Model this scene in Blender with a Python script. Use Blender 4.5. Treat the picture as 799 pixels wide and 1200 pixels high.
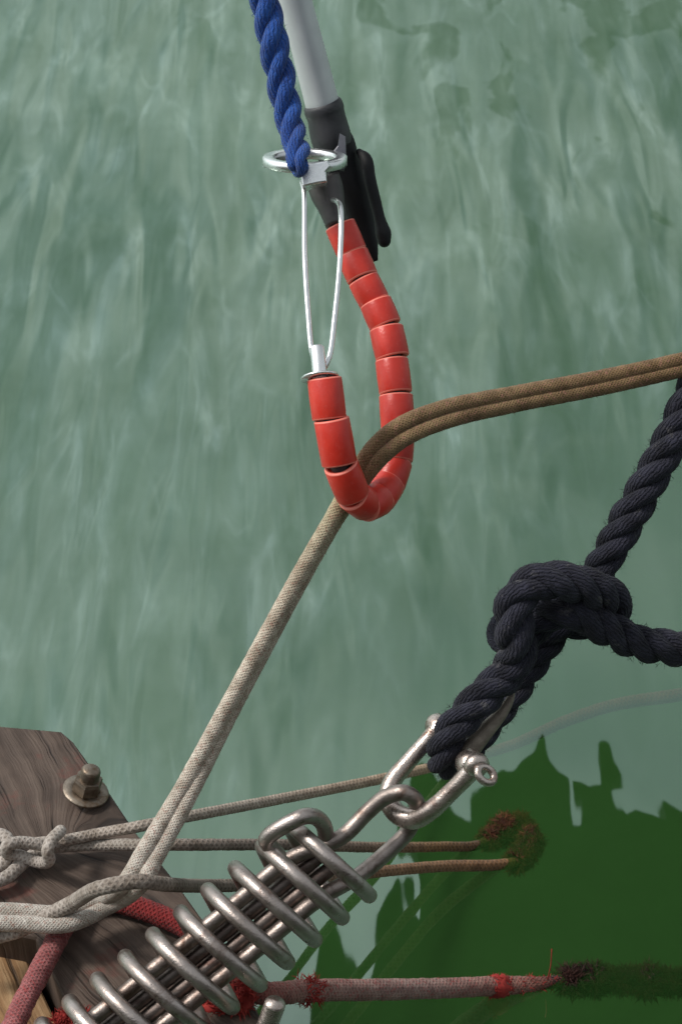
import bpy, math, random
import numpy as np
from mathutils import Vector, Matrix

for o in list(bpy.data.objects):
    bpy.data.objects.remove(o)
random.seed(7)
rng = np.random.default_rng(7)
scn = bpy.context.scene
COL = scn.collection

# ------------------------------------------------------------------ camera
PITCH = math.radians(40)
CAMZ = 1.584
FPX = 600 / math.tan(math.radians(12))
cd = bpy.data.cameras.new('camera')
cam = bpy.data.objects.new('camera', cd)
COL.objects.link(cam)
cam.location = (0, 0, CAMZ)
cam.rotation_euler = (math.pi / 2 - PITCH, 0, 0)
cd.sensor_fit = 'VERTICAL'
cd.sensor_height = 36
cd.sensor_width = 24
cd.lens = 18 / math.tan(math.radians(12))
cd.clip_start = 0.05
cd.clip_end = 500
cd.dof.use_dof = True
cd.dof.focus_distance = 1.76
cd.dof.aperture_fstop = 20
scn.camera = cam

# ------------------------------------------------------------------ light
SUN_EL, SUN_AZ = math.radians(50), math.radians(-82)     # azimuth from +Y towards +X
scn.view_settings.view_transform = 'Standard'
scn.view_settings.look = 'None'
scn.view_settings.exposure = 0.0
scn.view_settings.gamma = 1.0
world = bpy.data.worlds.new('World')
scn.world = world
world.use_nodes = True
wn, wl = world.node_tree.nodes, world.node_tree.links
wn.clear()
wout = wn.new('ShaderNodeOutputWorld')
bg = wn.new('ShaderNodeBackground')
sky = wn.new('ShaderNodeTexSky')
sky.sky_type = 'NISHITA'
sky.sun_disc = False
sky.sun_elevation = SUN_EL
sky.sun_rotation = SUN_AZ
sky.dust_density = 4
wtc = wn.new('ShaderNodeTexCoord')
wmap = wn.new('ShaderNodeMapping')
wmap.inputs['Scale'].default_value = (1, 1, 1.6)
wno = wn.new('ShaderNodeTexNoise')
wno.inputs['Scale'].default_value = 5.5
wno.inputs['Detail'].default_value = 3
wno.inputs['Roughness'].default_value = 0.5
wramp = wn.new('ShaderNodeValToRGB')
wramp.color_ramp.elements[0].position = 0.36
wramp.color_ramp.elements[0].color = (4.6, 5.2, 5.5, 1)
_e = wramp.color_ramp.elements.new(0.43)
_e.color = (5.6, 6.2, 6.5, 1)
wramp.color_ramp.elements[2].position = 0.72
wramp.color_ramp.elements[2].color = (10.0, 10.3, 10.2, 1)
wmix = wn.new('ShaderNodeMix')
wmix.data_type = 'RGBA'
wmix.inputs[0].default_value = 0.82
bg.inputs['Strength'].default_value = 0.1
wl.new(wtc.outputs['Generated'], wmap.inputs['Vector'])
wl.new(wmap.outputs[0], wno.inputs['Vector'])
wl.new(wno.outputs['Fac'], wramp.inputs[0])
wl.new(sky.outputs[0], wmix.inputs[6])
wdot = wn.new('ShaderNodeVectorMath')
wdot.operation = 'DOT_PRODUCT'
wdot.inputs[1].default_value = (math.sin(SUN_AZ), math.cos(SUN_AZ), 0)   # the half of the sky towards the veiled sun is brighter
wmr = wn.new('ShaderNodeMapRange')
wmr.inputs['From Min'].default_value = -0.15
wmr.inputs['From Max'].default_value = 0.45
wmr.inputs['To Min'].default_value = 0.80
wmr.inputs['To Max'].default_value = 1.75
wsc = wn.new('ShaderNodeVectorMath')
wsc.operation = 'SCALE'
wl.new(wtc.outputs['Generated'], wdot.inputs[0])
wl.new(wdot.outputs['Value'], wmr.inputs['Value'])
wl.new(wramp.outputs[0], wsc.inputs[0])
wl.new(wmr.outputs[0], wsc.inputs['Scale'])
wl.new(wsc.outputs[0], wmix.inputs[7])
wl.new(wmix.outputs[2], bg.inputs['Color'])
wl.new(bg.outputs[0], wout.inputs['Surface'])
sd = bpy.data.lights.new('sun', 'SUN')
sd.energy = 2.6
sd.angle = math.radians(10)
sd.color = (1, 0.96, 0.9)
sun = bpy.data.objects.new('sun', sd)
COL.objects.link(sun)
sdir = Vector((math.sin(SUN_AZ) * math.cos(SUN_EL), math.cos(SUN_AZ) * math.cos(SUN_EL), math.sin(SUN_EL)))
sun.rotation_euler = sdir.to_track_quat('Z', 'Y').to_euler()
sun.location = sdir * 20

# ------------------------------------------------------------------ frame helpers
FW = np.array([0, math.cos(PITCH), -math.sin(PITCH)])
UP = np.array([0, math.sin(PITCH), math.cos(PITCH)])
RT = np.array([1.0, 0, 0])
CAM = np.array([0, 0, CAMZ])


def ray(x, y):
    return FW + (x - 399.5) / FPX * RT - (y - 600) / FPX * UP


def P(x, y, d):
    """point of the place seen at (x, y) at distance d along the view axis"""
    return CAM + d * ray(x, y)


def Z(x, y, z):
    """point of the place seen at (x, y) lying at height z above the water"""
    r = ray(x, y)
    return CAM + r * ((z - CAMZ) / r[2])


PX = 1.75 / FPX     # metres per photo pixel at the distance of the ropes
BT = 0.165          # height of the pier timber's top


# ------------------------------------------------------------------ materials
def mat(name):
    m = bpy.data.materials.new(name)
    m.use_nodes = True
    return m, m.node_tree.nodes, m.node_tree.links, m.node_tree.nodes['Principled BSDF']


def nz(n, l, scale, detail=4, vec=None, rough=0.6, dist=0.0):
    t = n.new('ShaderNodeTexNoise')
    t.inputs['Scale'].default_value = scale
    t.inputs['Detail'].default_value = detail
    t.inputs['Roughness'].default_value = rough
    t.inputs['Distortion'].default_value = dist
    if vec is not None:
        l.new(vec, t.inputs['Vector'])
    return t.outputs['Fac']


def ramp(n, l, src, stops):
    r = n.new('ShaderNodeValToRGB')
    e = r.color_ramp.elements
    while len(e) < len(stops):
        e.new(0.5)
    for k, (p, c) in enumerate(stops):
        e[k].position = p
        e[k].color = (*c, 1) if len(c) == 3 else c
    l.new(src, r.inputs[0])
    return r.outputs[0]


def mixc(n, l, fac, a, b, mode='MIX'):
    m = n.new('ShaderNodeMix')
    m.data_type = 'RGBA'
    m.blend_type = mode
    for s, i in ((fac, 0), (a, 6), (b, 7)):
        if isinstance(s, (int, float)):
            m.inputs[i].default_value = s
        elif isinstance(s, tuple):
            m.inputs[i].default_value = (*s, 1)
        else:
            l.new(s, m.inputs[i])
    return m.outputs[2]


def M_(n, l, op, a, b=None, c=None):
    m = n.new('ShaderNodeMath')
    m.operation = op
    for i, s in enumerate((a, b, c)):
        if s is None:
            continue
        if isinstance(s, (int, float)):
            m.inputs[i].default_value = s
        else:
            l.new(s, m.inputs[i])
    return m.outputs[0]


def bump(n, l, h, dist, strength=1.0, normal=None):
    b = n.new('ShaderNodeBump')
    b.inputs['Distance'].default_value = dist
    b.inputs['Strength'].default_value = strength
    l.new(h, b.inputs['Height'])
    if normal is not None:
        l.new(normal, b.inputs['Normal'])
    return b.outputs[0]


def obj_co(n):
    return n.new('ShaderNodeTexCoord').outputs['Object']


def uvs(n, l):
    t = n.new('ShaderNodeTexCoord')
    s = n.new('ShaderNodeSeparateXYZ')
    l.new(t.outputs['UV'], s.inputs[0])
    return s.outputs[0], s.outputs[1]


def yarn_mat(name, c1, c2, yarns=7, freq=90, depth=0.0009, spots=None, groove_dark=0.5, rough=0.9, sheen=0.15):
    """twisted strand: yarns run slantwise round the strand (UV: u round, v metres along)"""
    m, n, l, b = mat(name)
    u, v = uvs(n, l)
    co = obj_co(n)
    jit = nz(n, l, 260, 3, co)
    ph = M_(n, l, 'MULTIPLY_ADD', u, float(yarns), M_(n, l, 'MULTIPLY', v, float(freq)))
    ph = M_(n, l, 'ADD', ph, M_(n, l, 'MULTIPLY', jit, 0.9))
    s = M_(n, l, 'SINE', M_(n, l, 'MULTIPLY', ph, 2 * math.pi))
    h = M_(n, l, 'ABSOLUTE', s)
    h2 = M_(n, l, 'ADD', h, M_(n, l, 'MULTIPLY', nz(n, l, 900, 3, co), 0.9))
    base = ramp(n, l, nz(n, l, 70, 5, co), [(0.3, c1), (0.7, c2)])
    dk = ramp(n, l, h, [(0.0, (0.45,) * 3), (0.5, (1,) * 3)])  # darker in the grooves between yarns
    col = mixc(n, l, groove_dark, base, dk, 'MULTIPLY')
    if spots:
        f = ramp(n, l, nz(n, l, 55, 5, co, 0.7), [(spots[1], (0,) * 3), (spots[1] + 0.06, (1,) * 3)])
        col = mixc(n, l, f, col, spots[0])
    l.new(col, b.inputs['Base Color'])
    b.inputs['Roughness'].default_value = rough
    b.inputs['Specular IOR Level'].default_value = 0.25
    b.inputs['Sheen Weight'].default_value = sheen
    l.new(bump(n, l, h2, depth), b.inputs['Normal'])
    return m


def braid_mat(name, stops, cells=5, freq=160, depth=0.0009, groove_dark=0.55, flecks=None, grime=(0.5, 0.45, 0.4)):
    """braided sheath; stops run along the line (v in metres scaled by LEN attribute 0..1 in object prop)"""
    m, n, l, b = mat(name)
    u, v = uvs(n, l)
    co = obj_co(n)
    at = n.new('ShaderNodeAttribute')
    at.attribute_name = 'along'
    jt = M_(n, l, 'MULTIPLY', nz(n, l, 300, 2, co), 0.0022)
    v = M_(n, l, 'ADD', v, jt)
    a = M_(n, l, 'SINE', M_(n, l, 'MULTIPLY', M_(n, l, 'MULTIPLY_ADD', u, float(cells), M_(n, l, 'MULTIPLY', v, float(freq))), 2 * math.pi))
    c = M_(n, l, 'SINE', M_(n, l, 'MULTIPLY', M_(n, l, 'MULTIPLY_ADD', u, float(cells), M_(n, l, 'MULTIPLY', v, -float(freq))), 2 * math.pi))
    h = M_(n, l, 'MAXIMUM', a, c)
    h = M_(n, l, 'MULTIPLY_ADD', h, 0.5, 0.5)
    hh = M_(n, l, 'ADD', h, M_(n, l, 'MULTIPLY', nz(n, l, 1100, 3, co), 1.1))
    base = ramp(n, l, at.outputs['Fac'], stops)
    dk = ramp(n, l, h, [(0.1, (0.35, 0.3, 0.26)), (0.75, (1.05,) * 3)])  # darker and browner in the grooves of the braid
    col = mixc(n, l, groove_dark, base, dk, 'MULTIPLY')
    mot = ramp(n, l, nz(n, l, 90, 6, co), [(0.32, grime), (0.62, (1.12,) * 3)])
    col = mixc(n, l, 0.8, col, mot, 'MULTIPLY')
    if flecks:
        f = ramp(n, l, nz(n, l, 420, 3, co), [(0.56, (0,) * 3), (0.62, (1,) * 3)])
        f = M_(n, l, 'MULTIPLY', f, 0.55)
        col = mixc(n, l, f, col, flecks)
    l.new(col, b.inputs['Base Color'])
    b.inputs['Roughness'].default_value = 0.9
    b.inputs['Specular IOR Level'].default_value = 0.2
    b.inputs['Sheen Weight'].default_value = 0.1
    l.new(bump(n, l, hh, depth), b.inputs['Normal'])
    return m


def metal_mat(name, c1, c2, rough=(0.25, 0.5), stain=(0.16, 0.09, 0.05), st=0.6, scale=60, b_=0.0003):
    m, n, l, b = mat(name)
    co = obj_co(n)
    base = ramp(n, l, nz(n, l, scale, 6, co), [(0.3, c1), (0.7, c2)])
    f = ramp(n, l, nz(n, l, scale * 0.6, 6, co, 0.7, 0.5), [(st, (0,) * 3), (st + 0.14, (0.85,) * 3)])
    col = mixc(n, l, f, base, stain)
    l.new(col, b.inputs['Base Color'])
    b.inputs['Metallic'].default_value = 0.92
    rr = ramp(n, l, nz(n, l, scale * 3, 5, co), [(0.3, (rough[0],) * 3), (0.7, (rough[1],) * 3)])
    l.new(rr, b.inputs['Roughness'])
    l.new(bump(n, l, nz(n, l, 700, 4, co), b_), b.inputs['Normal'])
    return m


def plain_mat(name, c1, c2, rough=0.5, scale=80, bd=0.0002, metallic=0.0, bscale=500, spec=0.5, coat=0.0):
    m, n, l, b = mat(name)
    co = obj_co(n)
    l.new(ramp(n, l, nz(n, l, scale, 6, co), [(0.3, c1), (0.7, c2)]), b.inputs['Base Color'])
    b.inputs['Roughness'].default_value = rough
    b.inputs['Metallic'].default_value = metallic
    b.inputs['Specular IOR Level'].default_value = spec
    b.inputs['Coat Weight'].default_value = coat
    l.new(bump(n, l, nz(n, l, bscale, 4, co), bd), b.inputs['Normal'])
    return m


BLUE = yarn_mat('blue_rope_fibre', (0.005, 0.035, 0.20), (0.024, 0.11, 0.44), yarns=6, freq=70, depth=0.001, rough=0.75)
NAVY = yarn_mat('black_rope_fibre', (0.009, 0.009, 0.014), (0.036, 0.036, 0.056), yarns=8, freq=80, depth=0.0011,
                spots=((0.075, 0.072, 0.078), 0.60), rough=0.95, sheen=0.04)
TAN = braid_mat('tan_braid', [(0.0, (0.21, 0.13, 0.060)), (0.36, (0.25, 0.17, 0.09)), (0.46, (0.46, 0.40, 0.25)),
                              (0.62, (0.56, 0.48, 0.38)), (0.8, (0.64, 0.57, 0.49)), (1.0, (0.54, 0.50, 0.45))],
                cells=13, freq=400, flecks=(0.34, 0.16, 0.12), groove_dark=0.38, depth=0.0006)
GREY = braid_mat('grey_braid', [(0.0, (0.42, 0.37, 0.33)), (0.3, (0.32, 0.28, 0.24)), (0.6, (0.17, 0.12, 0.08)),
                                (0.8, (0.13, 0.07, 0.03)), (1.0, (0.10, 0.055, 0.02))], cells=5, freq=200)
GREYL = braid_mat('grey_tan_braid', [(0.0, (0.42, 0.37, 0.33)), (0.35, (0.42, 0.35, 0.29)), (0.7, (0.40, 0.28, 0.18)), (0.82, (0.13, 0.045, 0.03)), (1.0, (0.12, 0.038, 0.026))],
                  cells=5, freq=220)
GREYP = braid_mat('grey_knot_braid', [(0.0, (0.40, 0.36, 0.33)), (1.0, (0.44, 0.39, 0.35))], cells=5, freq=220, depth=0.0006)
BIGHT = braid_mat('weathered_bight_braid', [(0.0, (0.44, 0.39, 0.35)), (0.18, (0.38, 0.34, 0.30)), (0.32, (0.22, 0.17, 0.14)), (0.40, (0.22, 0.12, 0.05)),
                                            (0.47, (0.10, 0.05, 0.02)), (0.50, (0.25, 0.12, 0.03)), (0.58, (0.25, 0.12, 0.03)), (0.61, (0.22, 0.11, 0.05)), (0.67, (0.27, 0.15, 0.08)),
                                            (0.72, (0.17, 0.13, 0.10)), (1.0, (0.42, 0.37, 0.33))], cells=5, freq=200)
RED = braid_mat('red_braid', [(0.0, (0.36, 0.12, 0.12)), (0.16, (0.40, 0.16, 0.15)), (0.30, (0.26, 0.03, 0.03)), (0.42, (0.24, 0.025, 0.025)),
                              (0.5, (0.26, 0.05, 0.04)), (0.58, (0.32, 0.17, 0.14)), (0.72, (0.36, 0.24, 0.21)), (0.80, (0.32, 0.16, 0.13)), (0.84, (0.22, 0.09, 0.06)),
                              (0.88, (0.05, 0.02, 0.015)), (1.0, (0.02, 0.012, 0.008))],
                cells=10, freq=260, flecks=(0.36, 0.03, 0.03), groove_dark=0.4, grime=(0.55, 0.4, 0.4), depth=0.0012)
REDFIB = plain_mat('red_fibre', (0.22, 0.010, 0.010), (0.36, 0.035, 0.025), 0.9, 120)
STEEL = metal_mat('spring_steel', (0.30, 0.25, 0.225), (0.48, 0.42, 0.39), (0.24, 0.42), stain=(0.14, 0.085, 0.065), st=0.56)
DSTEEL = metal_mat('dark_rod_steel', (0.13, 0.10, 0.09), (0.24, 0.20, 0.18), (0.35, 0.55), stain=(0.09, 0.05, 0.04), st=0.5)
UROD = metal_mat('rod_steel', (0.24, 0.20, 0.18), (0.38, 0.32, 0.29), (0.3, 0.5), stain=(0.12, 0.07, 0.05), st=0.5)
SHACK = metal_mat('shackle_steel', (0.40, 0.32, 0.28), (0.60, 0.52, 0.47), (0.16, 0.36), stain=(0.17, 0.07, 0.04), st=0.55)
BRIGHT = metal_mat('polished_steel', (0.80, 0.80, 0.80), (0.92, 0.92, 0.92), (0.18, 0.35), stain=(0.3, 0.26, 0.22), st=0.68, scale=22, b_=0.0001)
ALU = plain_mat('aluminium_tube_grey', (0.52, 0.54, 0.55), (0.62, 0.64, 0.65), 0.5, 25, 0.00008, 0.2, 900)
BLK = plain_mat('black_plastic', (0.005, 0.005, 0.006), (0.010, 0.010, 0.012), 0.6, 60, 0.0002, spec=0.25)
DGREY = plain_mat('dark_sleeve_steel', (0.06, 0.055, 0.055), (0.11, 0.10, 0.10), 0.45, 60, 0.0002, 0.5)
BOLTM = metal_mat('bolt_metal', (0.16, 0.125, 0.095), (0.32, 0.27, 0.22), (0.35, 0.55), stain=(0.13, 0.07, 0.03), st=0.5, scale=120)


def bead_mats():
    m, n, l, b = mat('red_bead_plastic')
    co = obj_co(n)
    base = ramp(n, l, nz(n, l, 45, 5, co), [(0.3, (0.52, 0.022, 0.012)), (0.7, (0.64, 0.040, 0.022))])
    scuff = ramp(n, l, nz(n, l, 320, 6, co, 0.75), [(0.56, (0,) * 3), (0.78, (0.45,) * 3)])
    col = mixc(n, l, scuff, base, (0.62, 0.15, 0.13))
    l.new(col, b.inputs['Base Color'])
    b.inputs['Roughness'].default_value = 0.34
    b.inputs['Subsurface Weight'].default_value = 0.15
    b.inputs['Subsurface Scale'].default_value = 0.004
    b.inputs['Subsurface Radius'].default_value = (1, 0.15, 0.1)
    l.new(bump(n, l, nz(n, l, 600, 4, co), 0.0002), b.inputs['Normal'])
    m2, n, l, b = mat('red_bead_lit_rim')  # paler colour paints the light caught on the bead rims
    b.inputs['Base Color'].default_value = (0.80, 0.20, 0.15, 1)
    b.inputs['Roughness'].default_value = 0.5
    return m, m2


BEAD, BEADE = bead_mats()


def wood_mat(name, cols, knot=None, rot=0.0, red=None, relief=0.0016):
    m, n, l, b = mat(name)
    co = obj_co(n)
    mp = n.new('ShaderNodeMapping')
    mp.inputs['Rotation'].default_value = (0, 0, rot)
    l.new(co, mp.inputs['Vector'])
    sx = n.new('ShaderNodeSeparateXYZ')
    l.new(mp.outputs[0], sx.inputs[0])
    # cross-grain coordinate, bent round the knot
    warp = nz(n, l, 9, 3, mp.outputs[0])
    g = M_(n, l, 'MULTIPLY_ADD', warp, 0.022, sx.outputs[0])
    if knot is not None:
        vd = n.new('ShaderNodeVectorMath')
        vd.operation = 'DISTANCE'
        l.new(co, vd.inputs[0])
        vd.inputs[1].default_value = knot
        kk = M_(n, l, 'MULTIPLY', vd.outputs['Value'], -22.0)
        ke = M_(n, l, 'EXPONENT', kk)
        g = M_(n, l, 'MULTIPLY_ADD', ke, 0.075, g)
    cb = n.new('ShaderNodeCombineXYZ')
    l.new(M_(n, l, 'MULTIPLY', g, 1.0), cb.inputs[0])
    l.new(M_(n, l, 'MULTIPLY', sx.outputs[1], 0.05), cb.inputs[1])
    fine = nz(n, l, 420, 4, cb.outputs[0], 0.7)
    mid = nz(n, l, 110, 3, cb.outputs[0], 0.6)
    wv = M_(n, l, 'MULTIPLY_ADD', M_(n, l, 'SINE', M_(n, l, 'MULTIPLY', g, 300.0)), 0.07, mid)
    hh = M_(n, l, 'MULTIPLY_ADD', fine, 0.5, wv)
    col = ramp(n, l, hh, [(0.42, cols[0]), (0.68, cols[1]), (0.92, cols[2])])
    blot = ramp(n, l, nz(n, l, 22, 5, co), [(0.35, (0.6,) * 3), (0.65, (1.2,) * 3)])
    col = mixc(n, l, 0.7, col, blot, 'MULTIPLY')
    if red is not None:   # remains of old red paint
        f = ramp(n, l, nz(n, l, 16, 5, co, 0.7), [(0.56, (0,) * 3), (0.66, (0.55,) * 3)])
        col = mixc(n, l, f, col, red)
    l.new(col, b.inputs['Base Color'])
    b.inputs['Roughness'].default_value = 0.72
    b.inputs['Specular IOR Level'].default_value = 0.35
    crack = ramp(n, l, mid, [(0.34, (0,) * 3), (0.42, (1,) * 3)])
    dkc = ramp(n, l, mid, [(0.34, (0.35,) * 3), (0.41, (1,) * 3)])
    l.new(mixc(n, l, 1.0, col, dkc, 'MULTIPLY'), b.inputs['Base Color'])
    hb = M_(n, l, 'ADD', hh, M_(n, l, 'MULTIPLY', crack, 0.6))
    l.new(bump(n, l, hb, relief), b.inputs['Normal'])
    return m


# ------------------------------------------------------------------ object helpers
def tag(o, label=None, cat=None, group=None, kind=None):
    if label:
        o['label'] = label
    if cat:
        o['category'] = cat
    if group:
        o['group'] = group
    if kind:
        o['kind'] = kind
    return o


def link(name, verts, faces, mats, parent=None, smooth=True, uv=None, along=None, midx=None):
    """verts in world space; the object's origin goes to the parent's place or to its own middle"""
    me = bpy.data.meshes.new(name)
    V = np.asarray(verts, dtype=float)
    org = np.array(parent['_o']) if parent is not None else V.mean(axis=0)
    me.from_pydata((V - org).tolist(), [], [tuple(int(i) for i in f) for f in faces])
    if not isinstance(mats, (list, tuple)):
        mats = [mats]
    for m in mats:
        me.materials.append(m)
    if midx is not None:
        me.polygons.foreach_set('material_index', midx)
    if smooth:
        me.polygons.foreach_set('use_smooth', [True] * len(me.polygons))
    if uv is not None:
        ul = me.uv_layers.new(name='UVMap')
        flat = []
        for fuv in uv:
            for c in fuv:
                flat += [c[0], c[1]]
        ul.data.foreach_set('uv', flat)
    if along is not None:
        at = me.attributes.new('along', 'FLOAT', 'POINT')
        at.data.foreach_set('value', list(along))
    me.update()
    o = bpy.data.objects.new(name, me)
    COL.objects.link(o)
    if parent is not None:
        o.parent = parent
        o['_o'] = list(org)
    else:
        o.location = org
        o['_o'] = list(org)
    return o


def thing(name, loc, label, cat, group=None):
    o = bpy.data.objects.new(name, None)
    o.empty_display_size = 0.02
    o.location = loc
    o['_o'] = list(map(float, loc))
    COL.objects.link(o)
    return tag(o, label, cat, group)


def catmull(pts, step=0.003):
    """smooth path through pts (rows may carry extra columns, e.g. radius)"""
    A = np.asarray(pts, float)
    A = np.vstack([2 * A[0] - A[1], A, 2 * A[-1] - A[-2]])
    out = []
    for i in range(1, len(A) - 2):
        p0, p1, p2, p3 = A[i - 1:i + 3]
        d01 = max(np.linalg.norm((p1 - p0)[:3]), 1e-5) ** 0.5
        d12 = max(np.linalg.norm((p2 - p1)[:3]), 1e-5) ** 0.5
        d23 = max(np.linalg.norm((p3 - p2)[:3]), 1e-5) ** 0.5
        m1 = (p1 - p0) / d01 - (p2 - p0) / (d01 + d12) + (p2 - p1) / d12
        m2 = (p2 - p1) / d12 - (p3 - p1) / (d12 + d23) + (p3 - p2) / d23
        m1, m2 = m1 * d12, m2 * d12
        k = max(2, int(np.linalg.norm((p2 - p1)[:3]) / step))
        for t in np.linspace(0, 1, k, endpoint=False):
            out.append((2 * t**3 - 3 * t**2 + 1) * p1 + (t**3 - 2 * t**2 + t) * m1 + (-2 * t**3 + 3 * t**2) * p2 + (t**3 - t**2) * m2)
    out.append(A[-2])
    return np.array(out)


def frames(C, ref=None):
    T = np.gradient(C, axis=0)
    T /= np.linalg.norm(T, axis=1)[:, None] + 1e-12
    N = np.zeros_like(C)
    r = np.array(ref if ref is not None else (0, 0, 1.0))
    if abs(T[0] @ r) > 0.95 * np.linalg.norm(r):
        r = np.array((0, 1.0, 0.2))
    n = r - (r @ T[0]) * T[0]
    n /= np.linalg.norm(n)
    N[0] = n
    for i in range(1, len(C)):
        n = N[i - 1] - (N[i - 1] @ T[i]) * T[i]
        N[i] = n / (np.linalg.norm(n) + 1e-12)
    return T, N, np.cross(T, N)


def tube_data(C, R, seg=12, caps=True, sx=1.0, sy=1.0, ref=None, round_cap=False, lump=0.0):
    C = np.asarray(C, float)
    n = len(C)
    R = np.full(n, R, float) if np.isscalar(R) else np.asarray(R, float)
    if round_cap:
        T0, _, _ = frames(C)
        k = 4
        a = np.linspace(0, math.pi / 2, k + 1)[1:]
        Cs = [C[0] - T0[0] * R[0] * math.sin(q) for q in a][::-1]
        Rs = [max(R[0] * math.cos(q), 1e-5) for q in a][::-1]
        Ce = [C[-1] + T0[-1] * R[-1] * math.sin(q) for q in a]
        Re = [max(R[-1] * math.cos(q), 1e-5) for q in a]
        C = np.vstack([Cs, C, Ce])
        R = np.concatenate([Rs, R, Re])
        n = len(C)
    T, N, B = frames(C, ref)
    L = np.concatenate([[0], np.cumsum(np.linalg.norm(np.diff(C, axis=0), axis=1))])
    ang = np.linspace(0, 2 * math.pi, seg, endpoint=False)
    ca, sa = np.cos(ang), np.sin(ang)
    V = C[:, None, :] + R[:, None, None] * (sx * ca[None, :, None] * N[:, None, :] + sy * sa[None, :, None] * B[:, None, :])
    if lump:
        V = V + (rng.random((n, seg, 1)) - 0.5) * lump * R[:, None, None] * (ca[None, :, None] * N[:, None, :] + sa[None, :, None] * B[:, None, :])
    V = V.reshape(-1, 3)
    F, U = [], []
    for i in range(n - 1):
        for j in range(seg):
            k = (j + 1) % seg
            F.append((i * seg + j, i * seg + k, (i + 1) * seg + k, (i + 1) * seg + j))
            U.append(((j / seg, L[i]), ((j + 1) / seg, L[i]), ((j + 1) / seg, L[i + 1]), (j / seg, L[i + 1])))
    if caps:
        F.append(tuple(range(seg))[::-1])
        U.append([(0, 0)] * seg)
        F.append(tuple((n - 1) * seg + j for j in range(seg)))
        U.append([(0, L[-1])] * seg)
    al = np.repeat(L / max(L[-1], 1e-9), seg)
    return V, F, U, al


def tube(name, C, R, m, parent=None, seg=12, along=None, alv=None, **k):
    V, F, U, al = tube_data(C, R, seg, **k)
    if alv is not None:
        al = np.repeat(alv, seg)
    if along is not None:
        al = along[0] + (along[1] - along[0]) * al
    return link(name, V, F, m, parent, uv=U, along=al)


def merge(datas):
    V, F, off = [], [], 0
    for d in datas:
        v, f = np.asarray(d[0]), d[1]
        V.append(v)
        F += [tuple(i + off for i in q) for q in f]
        off += len(v)
    return np.vstack(V), F


def frame_from(axis, ref=(0, 0, 1)):
    a = np.asarray(axis, float)
    a = a / np.linalg.norm(a)
    r = np.asarray(ref, float)
    if abs(a @ r) > 0.95:
        r = np.array((1.0, 0, 0))
    x = r - (r @ a) * a
    x /= np.linalg.norm(x)
    return x, np.cross(a, x), a


def lathe(c, axis, prof, seg=32, ex=None):
    """prof: (radius, height) rows along axis from c; closed when first and last radius are 0"""
    x, y, a = frame_from(axis) if ex is None else ex
    V, F = [], []
    for r, h in prof:
        for j in range(seg):
            t = 2 * math.pi * j / seg
            V.append(np.asarray(c) + a * h + r * (math.cos(t) * x + math.sin(t) * y))
    for i in range(len(prof) - 1):
        for j in range(seg):
            k = (j + 1) % seg
            F.append((i * seg + j, i * seg + k, (i + 1) * seg + k, (i + 1) * seg + j))
    return np.array(V), F


def prism(poly, depth, bev=0.0):
    """poly: ordered 3-D points; extruded by the vector depth, near edge chamfered by bev"""
    A = np.asarray(poly, float)
    D = np.asarray(depth, float)
    c = A.mean(axis=0)
    n = len(A)
    rings = []
    if bev:
        e = bev / (np.linalg.norm(A - c, axis=1)[:, None] + 1e-9)
        dn = D / np.linalg.norm(D)
        rings = [A + (c - A) * e, A + (c - A) * e * 0.3 + dn * bev * 0.3, A + dn * bev, A + D - dn * bev, A + D + (c - A) * e]
    else:
        rings = [A, A + D]
    V = np.vstack(rings)
    F = [tuple(range(n))[::-1]]
    for i in range(len(rings) - 1):
        for j in range(n):
            k = (j + 1) % n
            F.append((i * n + j, i * n + k, (i + 1) * n + k, (i + 1) * n + j))
    F.append(tuple((len(rings) - 1) * n + j for j in range(n)))
    return V, F


def fibres(name, C, R, count, length, m, parent, width=0.00025, droop=0.0, spread=1.0, lo=0, hi=1):
    """loose fibres standing off a rope: thin bent slivers, one mesh"""
    C = np.asarray(C)
    T, N, B = frames(C)
    V, F = [], []
    n = len(C)
    for _ in range(count):
        i = int((lo + (hi - lo) * random.random()) * (n - 1))
        a = random.random() * 6.283
        out = math.cos(a) * N[i] + math.sin(a) * B[i]
        r = R if np.isscalar(R) else R[i]
        p = C[i] + out * r * 0.93
        d = out * spread + T[i] * random.uniform(-1.6, 1.6) + np.cross(T[i], out) * random.uniform(-1.2, 1.2)
        d /= np.linalg.norm(d)
        le = length * random.uniform(0.35, 1.0)
        q = p + d * le * 0.55
        d2 = d + np.array([random.uniform(-.7, .7), random.uniform(-.7, .7), random.uniform(-.7, .7) - droop])
        d2 /= np.linalg.norm(d2)
        e = q + d2 * le * 0.45
        s = np.cross(d, RT * 0.3 + UP * 0.7 + FW * 0.5)
        s /= np.linalg.norm(s) + 1e-9
        w = np.cross(d, s)
        b = len(V)
        V += [p + s * width, p - s * width * .5 + w * width, p - s * width * .5 - w * width,
              q + s * width * .8, q - s * width * .4 + w * width * .8, q - s * width * .4 - w * width * .8, e]
        F += [(b, b + 1, b + 4, b + 3), (b + 1, b + 2, b + 5, b + 4), (b + 2, b, b + 3, b + 5), (b + 3, b + 4, b + 6), (b + 4, b + 5, b + 6), (b + 5, b + 3, b + 6)]
    o = link(name, V, F, m, parent, smooth=False)
    o['kind'] = 'stuff'
    return o


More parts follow.
